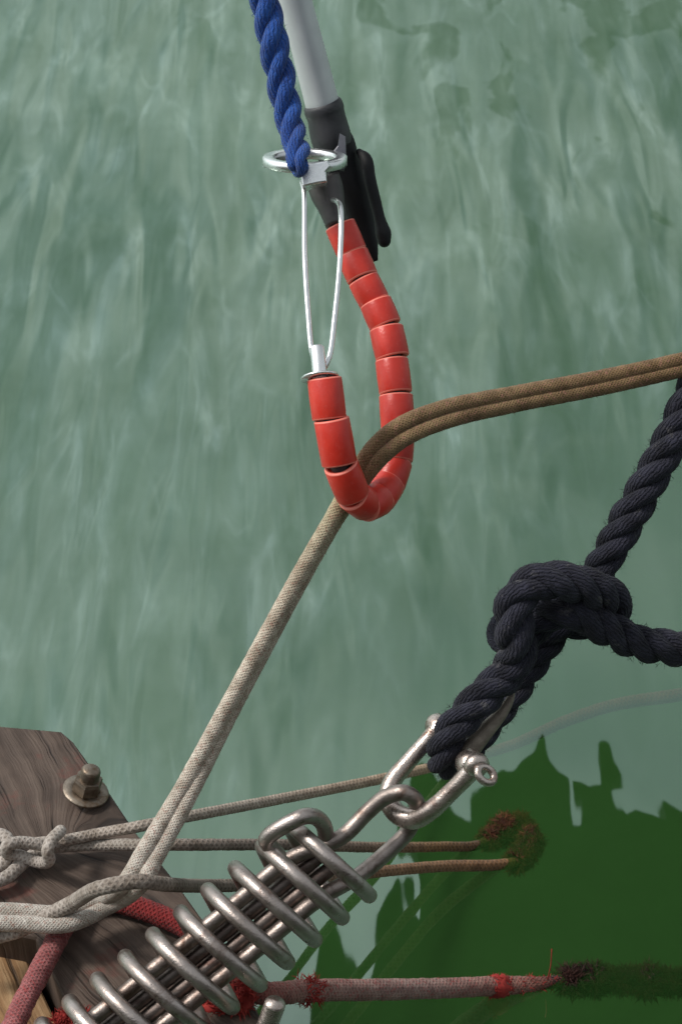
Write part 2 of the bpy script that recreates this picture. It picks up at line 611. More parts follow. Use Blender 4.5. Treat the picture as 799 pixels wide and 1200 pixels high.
def laid_rope(root, C, R, m, pitch, n=3, hand=1, seg=12, phase=0.0, fr=0.52, sr=0.54, lumpy=0.0):
    """three-strand rope round the centre line C: every strand a tube of its own"""
    T, N, B = frames(C)
    L = np.concatenate([[0], np.cumsum(np.linalg.norm(np.diff(C, axis=0), axis=1))])
    R = np.full(len(C), R) if np.isscalar(R) else np.asarray(R)
    for k in range(n):
        a = hand * 2 * math.pi * L / pitch + 2 * math.pi * k / n + phase
        S = C + fr * R[:, None] * (np.cos(a)[:, None] * N + np.sin(a)[:, None] * B)
        rr = sr * R
        if lumpy:
            rr = rr * (1 + lumpy * np.sin(a * 1.0 + 1.3 * k + 17 * L))
        tube('strand', S, rr, m, root, seg=seg, round_cap=True)


# ------------------------------------------------------------------ water
def build_water():
    m, n, l, b = mat('harbour_water')
    n.remove(b)
    out = n['Material Output']
    co = obj_co(n)
    mp = n.new('ShaderNodeMapping')
    mp.inputs['Scale'].default_value = (1.0, 0.17, 1)
    mp.inputs['Rotation'].default_value = (0, 0, math.radians(4))
    l.new(co, mp.inputs['Vector'])
    n1 = nz(n, l, 9, 1, mp.outputs[0], 0.5, 0.5)
    n2 = nz(n, l, 22, 1, mp.outputs[0], 0.5, 0.7)
    n3 = nz(n, l, 3.0, 1, co, 0.5)
    # calmer water under the pier's lee, at the lower right
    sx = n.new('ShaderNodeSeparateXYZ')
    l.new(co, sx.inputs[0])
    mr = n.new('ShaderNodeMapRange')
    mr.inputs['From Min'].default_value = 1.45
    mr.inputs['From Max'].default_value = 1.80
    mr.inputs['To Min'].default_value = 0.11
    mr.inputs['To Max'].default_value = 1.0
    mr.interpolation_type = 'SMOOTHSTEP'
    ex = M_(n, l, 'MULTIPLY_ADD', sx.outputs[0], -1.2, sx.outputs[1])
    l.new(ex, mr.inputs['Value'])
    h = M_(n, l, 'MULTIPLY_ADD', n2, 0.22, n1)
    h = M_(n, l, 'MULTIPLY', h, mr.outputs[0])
    h = M_(n, l, 'MULTIPLY_ADD', n3, 0.35, h)
    nrm = bump(n, l, h, 0.010)
    dif = n.new('ShaderNodeBsdfDiffuse')
    l.new(ramp(n, l, nz(n, l, 2.5, 4, co), [(0.3, (0.034, 0.115, 0.024)), (0.7, (0.044, 0.140, 0.032))]), dif.inputs['Color'])
    tr = n.new('ShaderNodeBsdfTransparent')
    tr.inputs['Color'].default_value = (0.85, 0.95, 0.75, 1)
    m1 = n.new('ShaderNodeMixShader')
    m1.inputs[0].default_value = 0.78
    l.new(dif.outputs[0], m1.inputs[1])
    l.new(tr.outputs[0], m1.inputs[2])
    gl = n.new('ShaderNodeBsdfGlossy')
    gl.inputs['Roughness'].default_value = 0.018
    gl.inputs['Color'].default_value = (0.82, 1.0, 0.93, 1)
    l.new(nrm, gl.inputs['Normal'])
    geo = n.new('ShaderNodeNewGeometry')
    dp = n.new('ShaderNodeVectorMath')
    dp.operation = 'DOT_PRODUCT'
    l.new(geo.outputs['Incoming'], dp.inputs[0])
    l.new(geo.outputs['True Normal'], dp.inputs[1])
    cs = M_(n, l, 'SUBTRACT', 1.0, M_(n, l, 'ABSOLUTE', dp.outputs['Value']))
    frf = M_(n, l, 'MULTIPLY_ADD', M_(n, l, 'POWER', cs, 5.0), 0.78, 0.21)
    # painted sky reflection: soft streaks and blotches scale the mirror strength
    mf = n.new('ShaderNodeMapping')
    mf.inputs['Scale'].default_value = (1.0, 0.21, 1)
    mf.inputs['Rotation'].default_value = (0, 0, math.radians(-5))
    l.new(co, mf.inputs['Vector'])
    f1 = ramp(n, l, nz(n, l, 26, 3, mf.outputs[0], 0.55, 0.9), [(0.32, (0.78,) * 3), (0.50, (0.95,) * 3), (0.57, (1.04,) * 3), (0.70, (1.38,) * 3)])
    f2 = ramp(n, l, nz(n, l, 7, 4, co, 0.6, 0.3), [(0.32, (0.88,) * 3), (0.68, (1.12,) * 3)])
    # darker patches farther out on the right, painted as weaker sky reflection
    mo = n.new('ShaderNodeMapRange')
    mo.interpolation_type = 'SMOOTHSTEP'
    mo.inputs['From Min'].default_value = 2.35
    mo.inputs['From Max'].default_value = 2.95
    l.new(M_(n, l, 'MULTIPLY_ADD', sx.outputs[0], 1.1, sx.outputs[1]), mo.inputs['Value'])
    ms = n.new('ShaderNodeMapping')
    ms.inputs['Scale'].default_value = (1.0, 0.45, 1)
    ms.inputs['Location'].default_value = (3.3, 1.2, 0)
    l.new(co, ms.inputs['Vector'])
    refl_dip = ramp(n, l, nz(n, l, 13, 3, ms.outputs[0], 0.5, 0.6), [(0.55, (0,) * 3), (0.60, (1,) * 3)])
    refl_dip = M_(n, l, 'MULTIPLY', refl_dip, mo.outputs[0])
    # fine pale lines painted as reflections along the ripple ridges
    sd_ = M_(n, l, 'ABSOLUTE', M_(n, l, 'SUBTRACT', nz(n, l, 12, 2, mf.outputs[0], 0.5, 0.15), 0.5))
    refl_line = ramp(n, l, sd_, [(0.0, (1,) * 3), (0.022, (0,) * 3)])
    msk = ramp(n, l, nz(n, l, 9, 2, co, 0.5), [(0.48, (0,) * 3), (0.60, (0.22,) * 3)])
    refl_var = M_(n, l, 'MULTIPLY', f1, f2)
    refl_var = M_(n, l, 'MULTIPLY', refl_var, M_(n, l, 'MULTIPLY_ADD', refl_line, msk, 1.0))
    refl_var = M_(n, l, 'MULTIPLY', refl_var, M_(n, l, 'MULTIPLY_ADD', refl_dip, -0.38, 1.0))
    # painted reflection streaks fade out at the lower right
    refl_mix = n.new('ShaderNodeMix')
    refl_mix.data_type = 'FLOAT'
    l.new(mr.outputs[0], refl_mix.inputs[0])
    refl_mix.inputs[2].default_value = 0.98
    l.new(refl_var, refl_mix.inputs[3])
    frf = M_(n, l, 'MULTIPLY', frf, refl_mix.outputs[0])
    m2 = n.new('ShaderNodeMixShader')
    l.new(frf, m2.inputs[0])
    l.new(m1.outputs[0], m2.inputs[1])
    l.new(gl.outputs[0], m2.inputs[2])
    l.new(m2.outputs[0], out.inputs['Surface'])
    s = 80
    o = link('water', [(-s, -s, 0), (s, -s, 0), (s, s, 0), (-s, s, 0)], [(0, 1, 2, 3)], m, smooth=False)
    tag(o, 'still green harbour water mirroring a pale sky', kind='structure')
    sm = plain_mat('seabed_mud', (0.012, 0.046, 0.008), (0.017, 0.060, 0.012), 0.95, 4, 0.01, 0, 6)
    o = link('seabed', [(-s, -s, -1.2), (s, -s, -1.2), (s, s, -1.2), (-s, s, -1.2)], [(0, 1, 2, 3)], sm, smooth=False)
    tag(o, 'dark green bottom under the harbour water', kind='structure')


build_water()


# unseen plate added and shaped to block the sky's reflection at lower right
def build_sky_blocker():
    H = 1.0
    outl = [(372, 1300), (370, 1200), (376, 1130), (384, 1085), (404, 1060), (413, 1100), (432, 1150), (441, 1100), (436, 1055), (446, 1040),
            (470, 1018), (478, 1060), (487, 1068), (490, 1030), (488, 1000), (470, 985), (480, 960), (488, 930), (505, 905), (520, 925), (530, 958),
            (545, 960), (552, 930), (575, 912), (600, 893),
            (622, 874), (640, 852), (648, 882), (658, 900), (666, 910), (664, 940), (668, 966), (676, 966), (676, 935), (674, 912), (690, 914), (702, 916), (701, 880), (698, 862),
            (710, 858), (722, 862), (730, 882), (738, 902), (730, 906), (729, 930), (735, 950), (745, 942), (760, 946), (772, 953), (766, 926),
            (780, 936), (793, 950), (796, 985), (799, 1005), (806, 960), (850, 930), (960, 900), (1000, 1300)]
    pts = []
    sm = catmull([(x, y, 0) for x, y in outl + outl[:1]], 9)
    for x, y, _ in sm[:-1]:
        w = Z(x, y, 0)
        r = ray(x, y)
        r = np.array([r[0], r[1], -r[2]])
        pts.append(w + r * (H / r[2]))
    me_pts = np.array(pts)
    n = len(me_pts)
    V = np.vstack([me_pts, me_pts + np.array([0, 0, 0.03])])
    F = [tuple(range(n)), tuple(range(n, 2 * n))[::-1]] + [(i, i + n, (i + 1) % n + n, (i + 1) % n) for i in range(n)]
    m = plain_mat('blocker_black', (0.006, 0.006, 0.006), (0.012, 0.012, 0.012), 0.9, 8, 0.0005, 0, 60, spec=0.1)
    o = link('sky_blocker', V, F, m, smooth=False)
    tag(o, 'unseen dark plate added to block the sky reflection, mirrored as the deep green patch', kind='structure')


build_sky_blocker()


def build_quay():
    m = plain_mat('wet_quay_stone', (0.035, 0.032, 0.028), (0.09, 0.082, 0.072), 0.8, 3, 0.01, 0, 14)
    V, F = [], []
    # a long wall behind the photographer with a walkway on top, coursed in slabs
    y0 = -0.7
    prof = [(y0, -1.2), (y0, 0.55), (y0 - 0.03, 0.58), (y0 - 0.03, 1.15), (y0, 1.18), (y0, 1.70), (y0 + 0.08, 1.72), (y0 + 0.08, 1.86), (y0 - 6, 1.88), (y0 - 6, -1.2)]
    n = len(prof)
    for x in (-14, 14):
        V += [(x, a, b) for a, b in prof]
    F = [tuple(range(n)), tuple(range(n, 2 * n))[::-1]] + [(i, (i + 1) % n, (i + 1) % n + n, i + n) for i in range(n)]
    tag(link('quay_wall', V, F, m, smooth=False), 'dark stone quay wall behind the viewer', kind='structure')


build_quay()


# ------------------------------------------------------------------ pier timbers
def slab(name, outline, z, thick, m, label, cat, tilt=0.0):
    top = [Z(x, y, z) for x, y in outline]
    V, F = prism(top, (0, 0, -thick), 0.0)
    me = bpy.data.meshes.new(name)
    import bmesh
    bm = bmesh.new()
    org = V.mean(axis=0)
    vs = [bm.verts.new(v - org) for v in V]
    for f in F:
        bm.faces.new([vs[i] for i in f])
    bmesh.ops.recalc_face_normals(bm, faces=bm.faces)
    es = [e for e in bm.edges if all(abs(v.co.z + org[2] - z) < 1e-6 for v in e.verts)]
    bmesh.ops.bevel(bm, geom=es, offset=0.004, segments=3, affect='EDGES', profile=0.6)
    bm.to_mesh(me)
    bm.free()
    me.materials.append(m)
    o = bpy.data.objects.new(name, me)
    o.location = org
    o['_o'] = list(org)
    COL.objects.link(o)
    return tag(o, label, cat), org


outl = [(-160, 835), (72, 856), (86, 868), (118, 912), (160, 975), (203, 1028), (246, 1088), (285, 1150), (330, 1240), (110, 1245), (42, 1100), (-160, 1062)]
org_guess = np.mean([Z(x, y, BT) for x, y in outl] + [Z(x, y, BT) - np.array([0, 0, 0.16]) for x, y in outl], axis=0)
kn = tuple(Z(95, 975, BT) - org_guess)
WOOD = wood_mat('weathered_timber', ((0.040, 0.026, 0.018), (0.074, 0.050, 0.038), (0.115, 0.082, 0.064)), kn, math.radians(-38), red=(0.14, 0.035, 0.025))
WOOD2 = wood_mat('raw_timber', ((0.05, 0.03, 0.018), (0.26, 0.14, 0.06), (0.42, 0.27, 0.14)), None, math.radians(-25))
beam, _ = slab('pier_timber', outl, BT, 0.16, WOOD, 'dark weathered grey-brown timber end with a rusty bolt, at lower left', 'timber')
slab('lower_timber', [(-160, 1085), (30, 1118), (96, 1260), (-160, 1260)], BT - 0.03, 0.1, WOOD2,
     'orange-brown split timber in the bottom left corner below the grey ropes', 'timber')


def build_bolt():
    c = Z(101, 934, BT)
    ax = np.array([0.26, 0.06, 1.0])
    ax /= np.linalg.norm(ax)
    t = thing('timber_bolt', c, 'rusty hexagonal nut and bolt end with a wide washer on the dark timber', 'bolt')
    k = 1.87 / FPX
    c = c + np.array([0, 0, 0.0055])
    V, F = lathe(c, ax, [(9 * k, 0), (27.5 * k, 0), (28.5 * k, 0.0012), (27.5 * k, 0.0024), (9 * k, 0.003), (9 * k, 0)], 40)
    link('washer', V, F, BOLTM, t)
    x, y, a = frame_from(ax)
    # hexagonal nut with chamfered top
    R = 18 * k
    V, F = [], []
    lv = [(0.96, 0.0025), (1, 0.004), (1, 0.013), (0.92, 0.0155), (0.5, 0.0158)]
    for s, h in lv:
        for j in range(6):
            th = j * math.pi / 3 + 0.35
            V.append(c + a * h + R * s * (math.cos(th) * x + math.sin(th) * y))
    for i in range(len(lv) - 1):
        for j in range(6):
            kk = (j + 1) % 6
            F.append((i * 6 + j, i * 6 + kk, (i + 1) * 6 + kk, (i + 1) * 6 + j))
    link('nut', V, F, BOLTM, t, smooth=False)
    prof = [(0.0001, 0.0)]
    h = 0.0
    r = 12 * k
    while h < 0.024:
        prof += [(r, h), (r * 0.9, h + 0.0009)]
        h += 0.0018
    prof += [(r * 0.9, h), (r * 0.75, h + 0.001), (0.0001, h + 0.0011)]
    V, F = lathe(c, ax, prof, 28)
    link('bolt_shank', V, F, BOLTM, t)


build_bolt()


def build_stud():
    a0, a1 = P(296, 1250, 1.70), P(324, 1172, 1.66)
    ax = a1 - a0
    L = np.linalg.norm(ax)
    t = thing('threaded_stud', a0, 'bright threaded stud sticking up at the bottom edge beside the spring', 'bolt')
    r = 12 * PX
    prof = [(0.0001, 0)]
    h = 0
    while h < L - 0.002:
        prof += [(r, h), (r, h + 0.0005), (r * 0.84, h + 0.0012)]
        h += 0.0019
    prof += [(r * 0.8, h), (0.0001, h + 0.001)]
    V, F = lathe(a0, ax, prof, 24)
    link('threaded_rod', V, F, SHACK, t)
    V, F = lathe(a0, ax, [(0.0001, -0.03), (r * 1.7, -0.03), (r * 1.7, 0.008), (r * 1.5, 0.010), (0.0001, 0.0102)], 6)
    link('nut', V, F, DSTEEL, t, smooth=False)


build_stud()


# ------------------------------------------------------------------ hook pole
def build_pole():
    t = thing('mooring_hook_pole', P(400, 150, 1.79), 'grey tube pole in a black socket ending in a hook of red beads', 'boat hook')
    k = 1.78 / FPX
    # tube
    a, b = P(328, -70, 1.73), P(385, 150, 1.79)
    cc = catmull([a, (a + b) / 2, b], 0.02)
    V, F, U, al = tube_data(cc, np.linspace(17.6, 19.8, len(cc)) * k, 64, ref=RT)
    nn = len(cc)
    W_ = V.reshape(nn, 64, 3)
    th = np.arange(64) / 64 * 2 * math.pi
    md = 1 + 0.025 * np.cos(4 * th + 0.6) - 0.05 * np.exp(-((th - 4.9) / 0.10) ** 2)
    V = (cc[:, None, :] + (W_ - cc[:, None, :]) * md[None, :, None]).reshape(-1, 3)
    link('pole_tube', V, F, ALU, t)
    # black socket: round cuff passing into a tapering body
    CUFF = plain_mat('grey_rubber_cuff', (0.022, 0.022, 0.025), (0.045, 0.045, 0.05), 0.5, 60, 0.0003)
    sp = [(*P(377.6, 120, 1.782), 20.6 * k), (*P(378.2, 122, 1.7825), 22.6 * k), (*P(380, 129, 1.7845), 23.6 * k), (*P(382, 136, 1.786), 22.6 * k), (*P(387, 158, 1.791), 24 * k), (*P(390, 170, 1.794), 23 * k)]
    S = catmull(sp, 0.001)
    V, F, U, al = tube_data(S[:, :3], S[:, 3], 36, ref=RT)
    link('socket_cuff', V, F, CUFF, t)
    sp = [(*P(388, 158, 1.795), 22 * k), (*P(391, 168, 1.797), 24.5 * k), (*P(399, 190, 1.80), 23 * k),
          (*P(413, 225, 1.805), 20 * k), (*P(424, 262, 1.81), 16 * k), (*P(434, 290, 1.81), 9.5 * k), (*P(440, 306, 1.81), 3 * k)]
    S = catmull(sp, 0.002)
    V, F, U, al = tube_data(S[:, :3], S[:, 3], 32, ref=RT, sy=0.9)
    link('socket', V, F, BLK, t)
    # lever on the right side with bulbous end
    lp = [(*P(421, 178, 1.79), 4 * k), (*P(428, 186, 1.787), 7.5 * k), (*P(433, 210, 1.785), 7.5 * k), (*P(440, 238, 1.785), 7 * k),
          (*P(445, 258, 1.785), 7 * k), (*P(449, 274, 1.785), 9.5 * k), (*P(450, 282, 1.785), 8 * k)]
    S = catmull(lp, 0.0015)
    V, F, U, al = tube_data(S[:, :3], S[:, 3], 20, ref=RT, round_cap=True)
    link('release_lever', V, F, BLK, t)
    # ribs on the lever
    # bracket flange lit grey beside the ring
    poly = [P(398, 156, 1.762), P(405, 160, 1.762), P(406, 188, 1.762), P(403, 199, 1.762), P(392, 197, 1.762), P(389, 188, 1.762), P(391, 176, 1.762), P(396, 170, 1.762)]
    V, F = prism(poly, FW * 0.008, 0.001)
    link('bracket', V, F, plain_mat('grey_bracket', (0.10, 0.10, 0.12), (0.16, 0.16, 0.18), 0.4, 80, 0.0002, 0.3), t, smooth=False)
    # flat oval ring
    c = P(357, 188, 1.745)
    e1 = RT
    e2 = UP * 0.33 + FW * 0.944
    e3 = np.cross(e1, e2)
    e3 = e3 / np.linalg.norm(e3)
    if e3 @ UP < 0:
        e3 = -e3
    V, F = [], []
    sec = [(1.0, -6), (1.06, -5), (1.06, 4.4), (1.0, 5.6), (0.82, 5.6), (0.77, 4.6), (0.77, -5), (0.82, -6)]
    seg = 64
    for j in range(seg):
        th = 2 * math.pi * j / seg
        for s, h in sec:
            V.append(c + 46 * k * s * (math.cos(th) * e1 + math.sin(th) * e2) + e3 * h * k)
    q = len(sec)
    for j in range(seg):
        for i in range(q):
            F.append((j * q + i, j * q + (i + 1) % q, ((j + 1) % seg) * q + (i + 1) % q, ((j + 1) % seg) * q + i))
    link('ring', V, F, BRIGHT, t)
    # bright steel clevis block under the ring
    poly = [P(352, 203, 1.716), P(362, 193, 1.716), P(372, 190, 1.716), P(384, 188, 1.716), P(387, 194, 1.716), P(382, 201, 1.716), P(383, 213, 1.716), P(372, 215, 1.716), P(354, 218, 1.716)]
    V, F = prism(poly, FW * 0.03, 0.0014)
    blk = link('swivel_block', V, F, BRIGHT, t, smooth=False)
    # tapering dark sleeve into which the bead string runs
    S = catmull([(*P(378, 208, 1.765), 20 * k), (*P(383, 225, 1.765), 20 * k), (*P(389, 245, 1.762), 15.5 * k), (*P(394, 264, 1.76), 12.5 * k)], 0.002)
    V, F, U, al = tube_data(S[:, :3], S[:, 3], 28)
    link('sleeve', V, F, DGREY, t)
    # wire gate
    W = [P(354, 214, 1.732), P(356, 222, 1.73), P(357, 300, 1.715), P(360.5, 360, 1.70), P(366, 415, 1.685), P(371, 428, 1.683), P(378, 432, 1.684), P(385, 420, 1.686), P(392, 372, 1.70),
         P(398.5, 300, 1.712), P(399, 244, 1.725), P(395, 236, 1.735), P(390, 234, 1.75)]
    tube('wire_gate', catmull(W, 0.002), 3.2 * k, plain_mat('gate_wire', (0.78, 0.78, 0.79), (0.84, 0.84, 0.84), 0.28, 40, 0.00005, 1.0), t, seg=12, round_cap=True)
    # ferrule and washer on the last bead
    a, b = P(371, 405, 1.678), P(375.5, 446, 1.672)
    V, F = lathe(a, b - a, [(0.0001, 0), (6.5 * k, 0.0004), (8 * k, 0.0015), (8.3 * k, 0.022), (8 * k, 0.026), (0.0001, 0.0262)], 24)
    link('ferrule', V, F, BRIGHT, t)
    c = P(374.5, 441, 1.673)
    V, F = lathe(c, b - a, [(5 * k, 0), (20.5 * k, 0), (21 * k, 0.0008), (20.5 * k, 0.0016), (5 * k, 0.0016)], 36)
    link('washer', V, F, BRIGHT, t)
    # core cable
    ctr = [(398, 262, 1.76), (413, 297, 1.76), (425.5, 326, 1.757), (440, 354, 1.755), (451.5, 383, 1.752), (459, 420, 1.748), (463.5, 462, 1.745), (466, 503, 1.742),
           (464, 541, 1.738), (455, 567, 1.730), (443.5, 584, 1.72), (428, 591, 1.707), (413, 580, 1.692), (398, 545, 1.678), (386.5, 491, 1.673), (380, 444, 1.672)]
    C = [P(*q) for q in ctr]
    tube('core_cable', catmull(C, 0.003), 11 * k, DGREY, t, seg=14)
    for i in range(len(C) - 1):
        a, b = np.array(C[i]), np.array(C[i + 1])
        ax = b - a
        L = np.linalg.norm(ax)
        r = (19.5 + 0.4 * math.sin(i * 2.1)) * k * (1.0 if i > 3 else 0.93 + 0.015 * i)
        tw = frame_from(ax)
        g = (0.0005, 0.0, 0.0002, 0.0001, 0.0006, 0.0007, 0.0004, 0.0001, -0.0006, -0.0008, -0.0008, -0.0008, -0.0004, 0.0002, -0.0004)[i]
        u = ax / L
        a = a + np.array([random.uniform(-1, 1), 0, random.uniform(-1, 1)]) * 0.0004
        # slight crookedness of each bead on the cable
        wob = np.array([random.uniform(-1, 1), random.uniform(-1, 1), random.uniform(-1, 1)]) * 0.035
        V, F = lathe(a, ax / L + wob, [(r * 0.62, g + 0.0012), (r * 0.80, g), (r * 0.92, g), (r * 0.97, g + 0.0004), (r * 0.995, g + 0.0011), (r * 1.012, L * 0.5), (r * 0.995, L - g - 0.0011), (r * 0.97, L - g - 0.0004), (r * 0.92, L - g), (r * 0.80, L - g), (r * 0.62, L - g - 0.0012)], 36)
        mi = []
        for q in range(10):
            mi += [1 if q in (1, 2, 3, 6, 7, 8) else 0] * 36
        # plug the bore sides
        link('bead', V, F, [BEAD, BEADE], t, midx=mi)


build_pole()


# ------------------------------------------------------------------ blue rope
def build_blue():
    k = 1.74 / FPX
    pts = [(298, -60, 1.70, 17.5), (310, 0, 1.71, 17.5), (320, 50, 1.715, 17.5), (330, 100, 1.72, 17), (340, 145, 1.72, 16), (348, 175, 1.705, 14.5), (350, 193, 1.695, 12),
           (351, 198, 1.703, 10), (350, 196, 1.716, 9), (347, 185, 1.735, 9), (345, 170, 1.75, 8)]
    S = catmull([(*P(x, y, d), r * k) for x, y, d, r in pts], 0.002)
    t = thing('blue_rope', S[len(S) // 2][:3], 'bright blue laid rope tied to the steel ring beside the grey pole', 'rope')
    laid_rope(t, S[:, :3], S[:, 3], BLUE, 105 * k, 3, hand=1, seg=16, phase=0.6, fr=0.53, sr=0.53, lumpy=0.08)
    fibres('loose_fibre', S[:, :3], S[:, 3] * 1.02, 260, 0.004, BLUE, t, 0.00015)


build_blue()


# ------------------------------------------------------------------ doubled tan line over the hook
def build_tan():
    k = PX
    base = [(850, 414, 1.76), (799, 428, 1.755), (700, 450, 1.74), (600, 469, 1.722), (520, 487, 1.705), (470, 508, 1.698), (440, 534, 1.70), (415, 570, 1.71),
            (393, 606, 1.715), (355, 672, 1.725), (310, 755, 1.735), (262, 845, 1.742), (215, 935, 1.752), (178, 1000, 1.745)]
    c1, c2 = [], []
    offs = [6, 6, 6.5, 7, 8.5, 9, 8, 4.5, 2.4, 2.6, 3, 4, 6.5, 9]
    A = np.array([P(*q) for q in base])
    T = np.gradient(A, axis=0)
    for i, (q, o) in enumerate(zip(base, offs)):
        # image-plane side direction
        tx, ty = T[i] @ RT, -(T[i] @ UP)
        nn = math.hypot(tx, ty)
        sx, sy = -ty / nn, tx / nn
        dz = {6: 0.001, 7: -0.002, 8: -0.004, 9: -0.004, 10: -0.004, 11: -0.003}.get(i, 0.0)
        c1.append(P(q[0] + sx * o, q[1] + sy * o, q[2] + dz))
        c2.append(P(q[0] - sx * o * 0.8, q[1] - sy * o * 0.8, q[2] - dz))
    zt = BT + 0.034
    c1 += [P(150, 1030, 1.742), Z(118, 1054, zt), Z(70, 1070, zt), Z(20, 1068, zt), Z(-60, 1066, zt)]
    c2 += [P(168, 1033, 1.738), Z(128, 1062, zt), Z(80, 1083, zt), Z(20, 1082, zt), Z(-60, 1082, zt)]
    t = thing('tan_doubled_line', A[5], 'doubled tan braided line running over the red bead hook down to the timber', 'rope')
    r0 = 9.3 * k
    for c, s in ((c1, 1), (c2, 0.97)):
        cc = [np.append(p, a_) for p, a_ in zip(c, [0, .05, .1, .2, .25, .3, .34, .4, .5, .6, .68, .74, .82, .9, .95] + [1] * 8)]
        S = catmull(cc, 0.0025)
        C = S[:, :3]
        tube('cord', C, r0 * s * np.linspace(1.0, 1.12, len(C)), TAN, t, seg=20, lump=0.05, alv=S[:, 3])
        fibres('loose_fibre', C, r0 * 1.05, 1100, 0.0030, TAN, t, 0.00009)


build_tan()


# ------------------------------------------------------------------ grey lines on the timber
def build_grey():
    k = 1.80 / FPX
    # upper thin line running out right into the water
    t = thing('thin_line', P(260, 950, 1.9), 'thin tan line running right from the grey knot and sinking behind the shackle', 'rope')
    c = [Z(40, 988, BT + 0.012), Z(75, 985, BT + 0.02), Z(110, 978, BT + 0.02), P(160, 969, 1.87), P(220, 957, 1.90), P(330, 936, 2.0), P(450, 912, 2.1), Z(545, 889, 0.0), Z(600, 873, -0.014),
         Z(660, 846, -0.022), Z(720, 826, -0.025), Z(790, 815, -0.028), Z(880, 800, -0.03)]
    ca = [0, .05, .1, .18, .25, .4, .6, .78, .9, 1, 1, 1, 1]
    S0 = catmull([np.append(p, a_) for p, a_ in zip(c, ca)], 0.004)
    C = S0[:, :3]
    tube('line', C, np.interp(np.linspace(0, 1, len(C)), [0, 0.6, 1], [7.2, 7.2, 11]) * k, GREYL, t, seg=14, lump=0.06, alv=S0[:, 3])
    # long bight: out along the top, under water, back along the bottom
    t = thing('weathered_bight', P(400, 992, 1.95), 'grey to rust-brown line looping from the grey knot into the water and back', 'rope')
    c = [Z(38, 995, BT + 0.010), Z(75, 992, BT + 0.012), Z(120, 990, BT + 0.012), P(190, 990, 1.85), P(330, 990, 1.93), P(450, 993, 2.03), P(520, 992, 2.09), Z(560, 990, -0.004), Z(588, 974, -0.011), Z(608, 966, -0.013),
         Z(619, 986, -0.013), Z(608, 1007, -0.012), Z(588, 1013, -0.002), P(520, 1015, 2.06), P(440, 1022, 1.99), P(340, 1034, 1.90), P(250, 1038, 1.83), P(190, 1036, 1.735),
         P(160, 1033, 1.718), P(120, 1040, 1.722), Z(85, 1058, BT + 0.05), Z(40, 1082, BT + 0.03), Z(0, 1096, BT + 0.02), Z(-60, 1100, BT + 0.02)]
    ca = [0, .05, .12, .26, .32, .36, .42, .47, .53, .55, .56, .57, .60, .64, .67, .72, .76, .80, .85, .9, .95, 1, 1, 1]
    S0 = catmull([np.append(p, a_) for p, a_ in zip(c, ca)], 0.004)
    C = S0[:, :3]
    rr = np.interp(np.linspace(0, 1, len(C)), [0, 0.42, 0.5, 0.58, 0.8, 1], [7.5, 6.8, 8, 7.5, 8.2, 10]) * k
    tube('line', C, rr, BIGHT, t, seg=16, lump=0.08, alv=S0[:, 3])
    ALG = plain_mat('brown_algae', (0.04, 0.013, 0.006), (0.15, 0.046, 0.014), 0.9, 90)
    n = len(C)
    sub = [i for i in range(n) if C[i][2] < -0.007]
    S = C[sub[0]:sub[-1] + 1]
    rad_a = 0.006 + 0.006 * np.abs(np.sin(np.linspace(0, 7, len(S))) * np.sin(np.linspace(1, 17, len(S))))
    fibres('algae_growth', S, rad_a, 8000, 0.012, ALG, t, 0.0005, spread=0.4)
    # knot
    t = thing('grey_knot', Z(30, 998, BT), 'small knot of grey braided cord with a blunt tail on the dark timber', 'knot')
    z = BT
    pieces = [
        [Z(-40, 968, z + .01), Z(-8, 976, z + .016), Z(8, 982, z + .02), Z(12, 996, z + .018), Z(4, 1012, z + .012), Z(-20, 1020, z + .01), Z(-50, 1022, z + .01)],
        [Z(78, 986, z + .016), Z(52, 990, z + .022), Z(24, 987, z + .028), Z(9, 991, z + .03), Z(8, 999, z + .022), Z(24, 1003, z + .016), Z(48, 1011, z + .014),
         Z(58, 1008, z + .024), Z(56, 996, z + .036), Z(60, 986, z + .038), Z(71, 974, z + .034)],
        [Z(-50, 1046, z + .01), Z(-15, 1036, z + .012), Z(8, 1028, z + .012), Z(22, 1016, z + .010), Z(40, 1002, z + .008), Z(52, 998, z + .008)],
    ]
    for c, r in zip(pieces, (8.2, 7.6, 8.4)):
        C = catmull(c, 0.002)
        tube('cord', C, r * k, GREYP, t, seg=16, round_cap=True, lump=0.05)


build_grey()


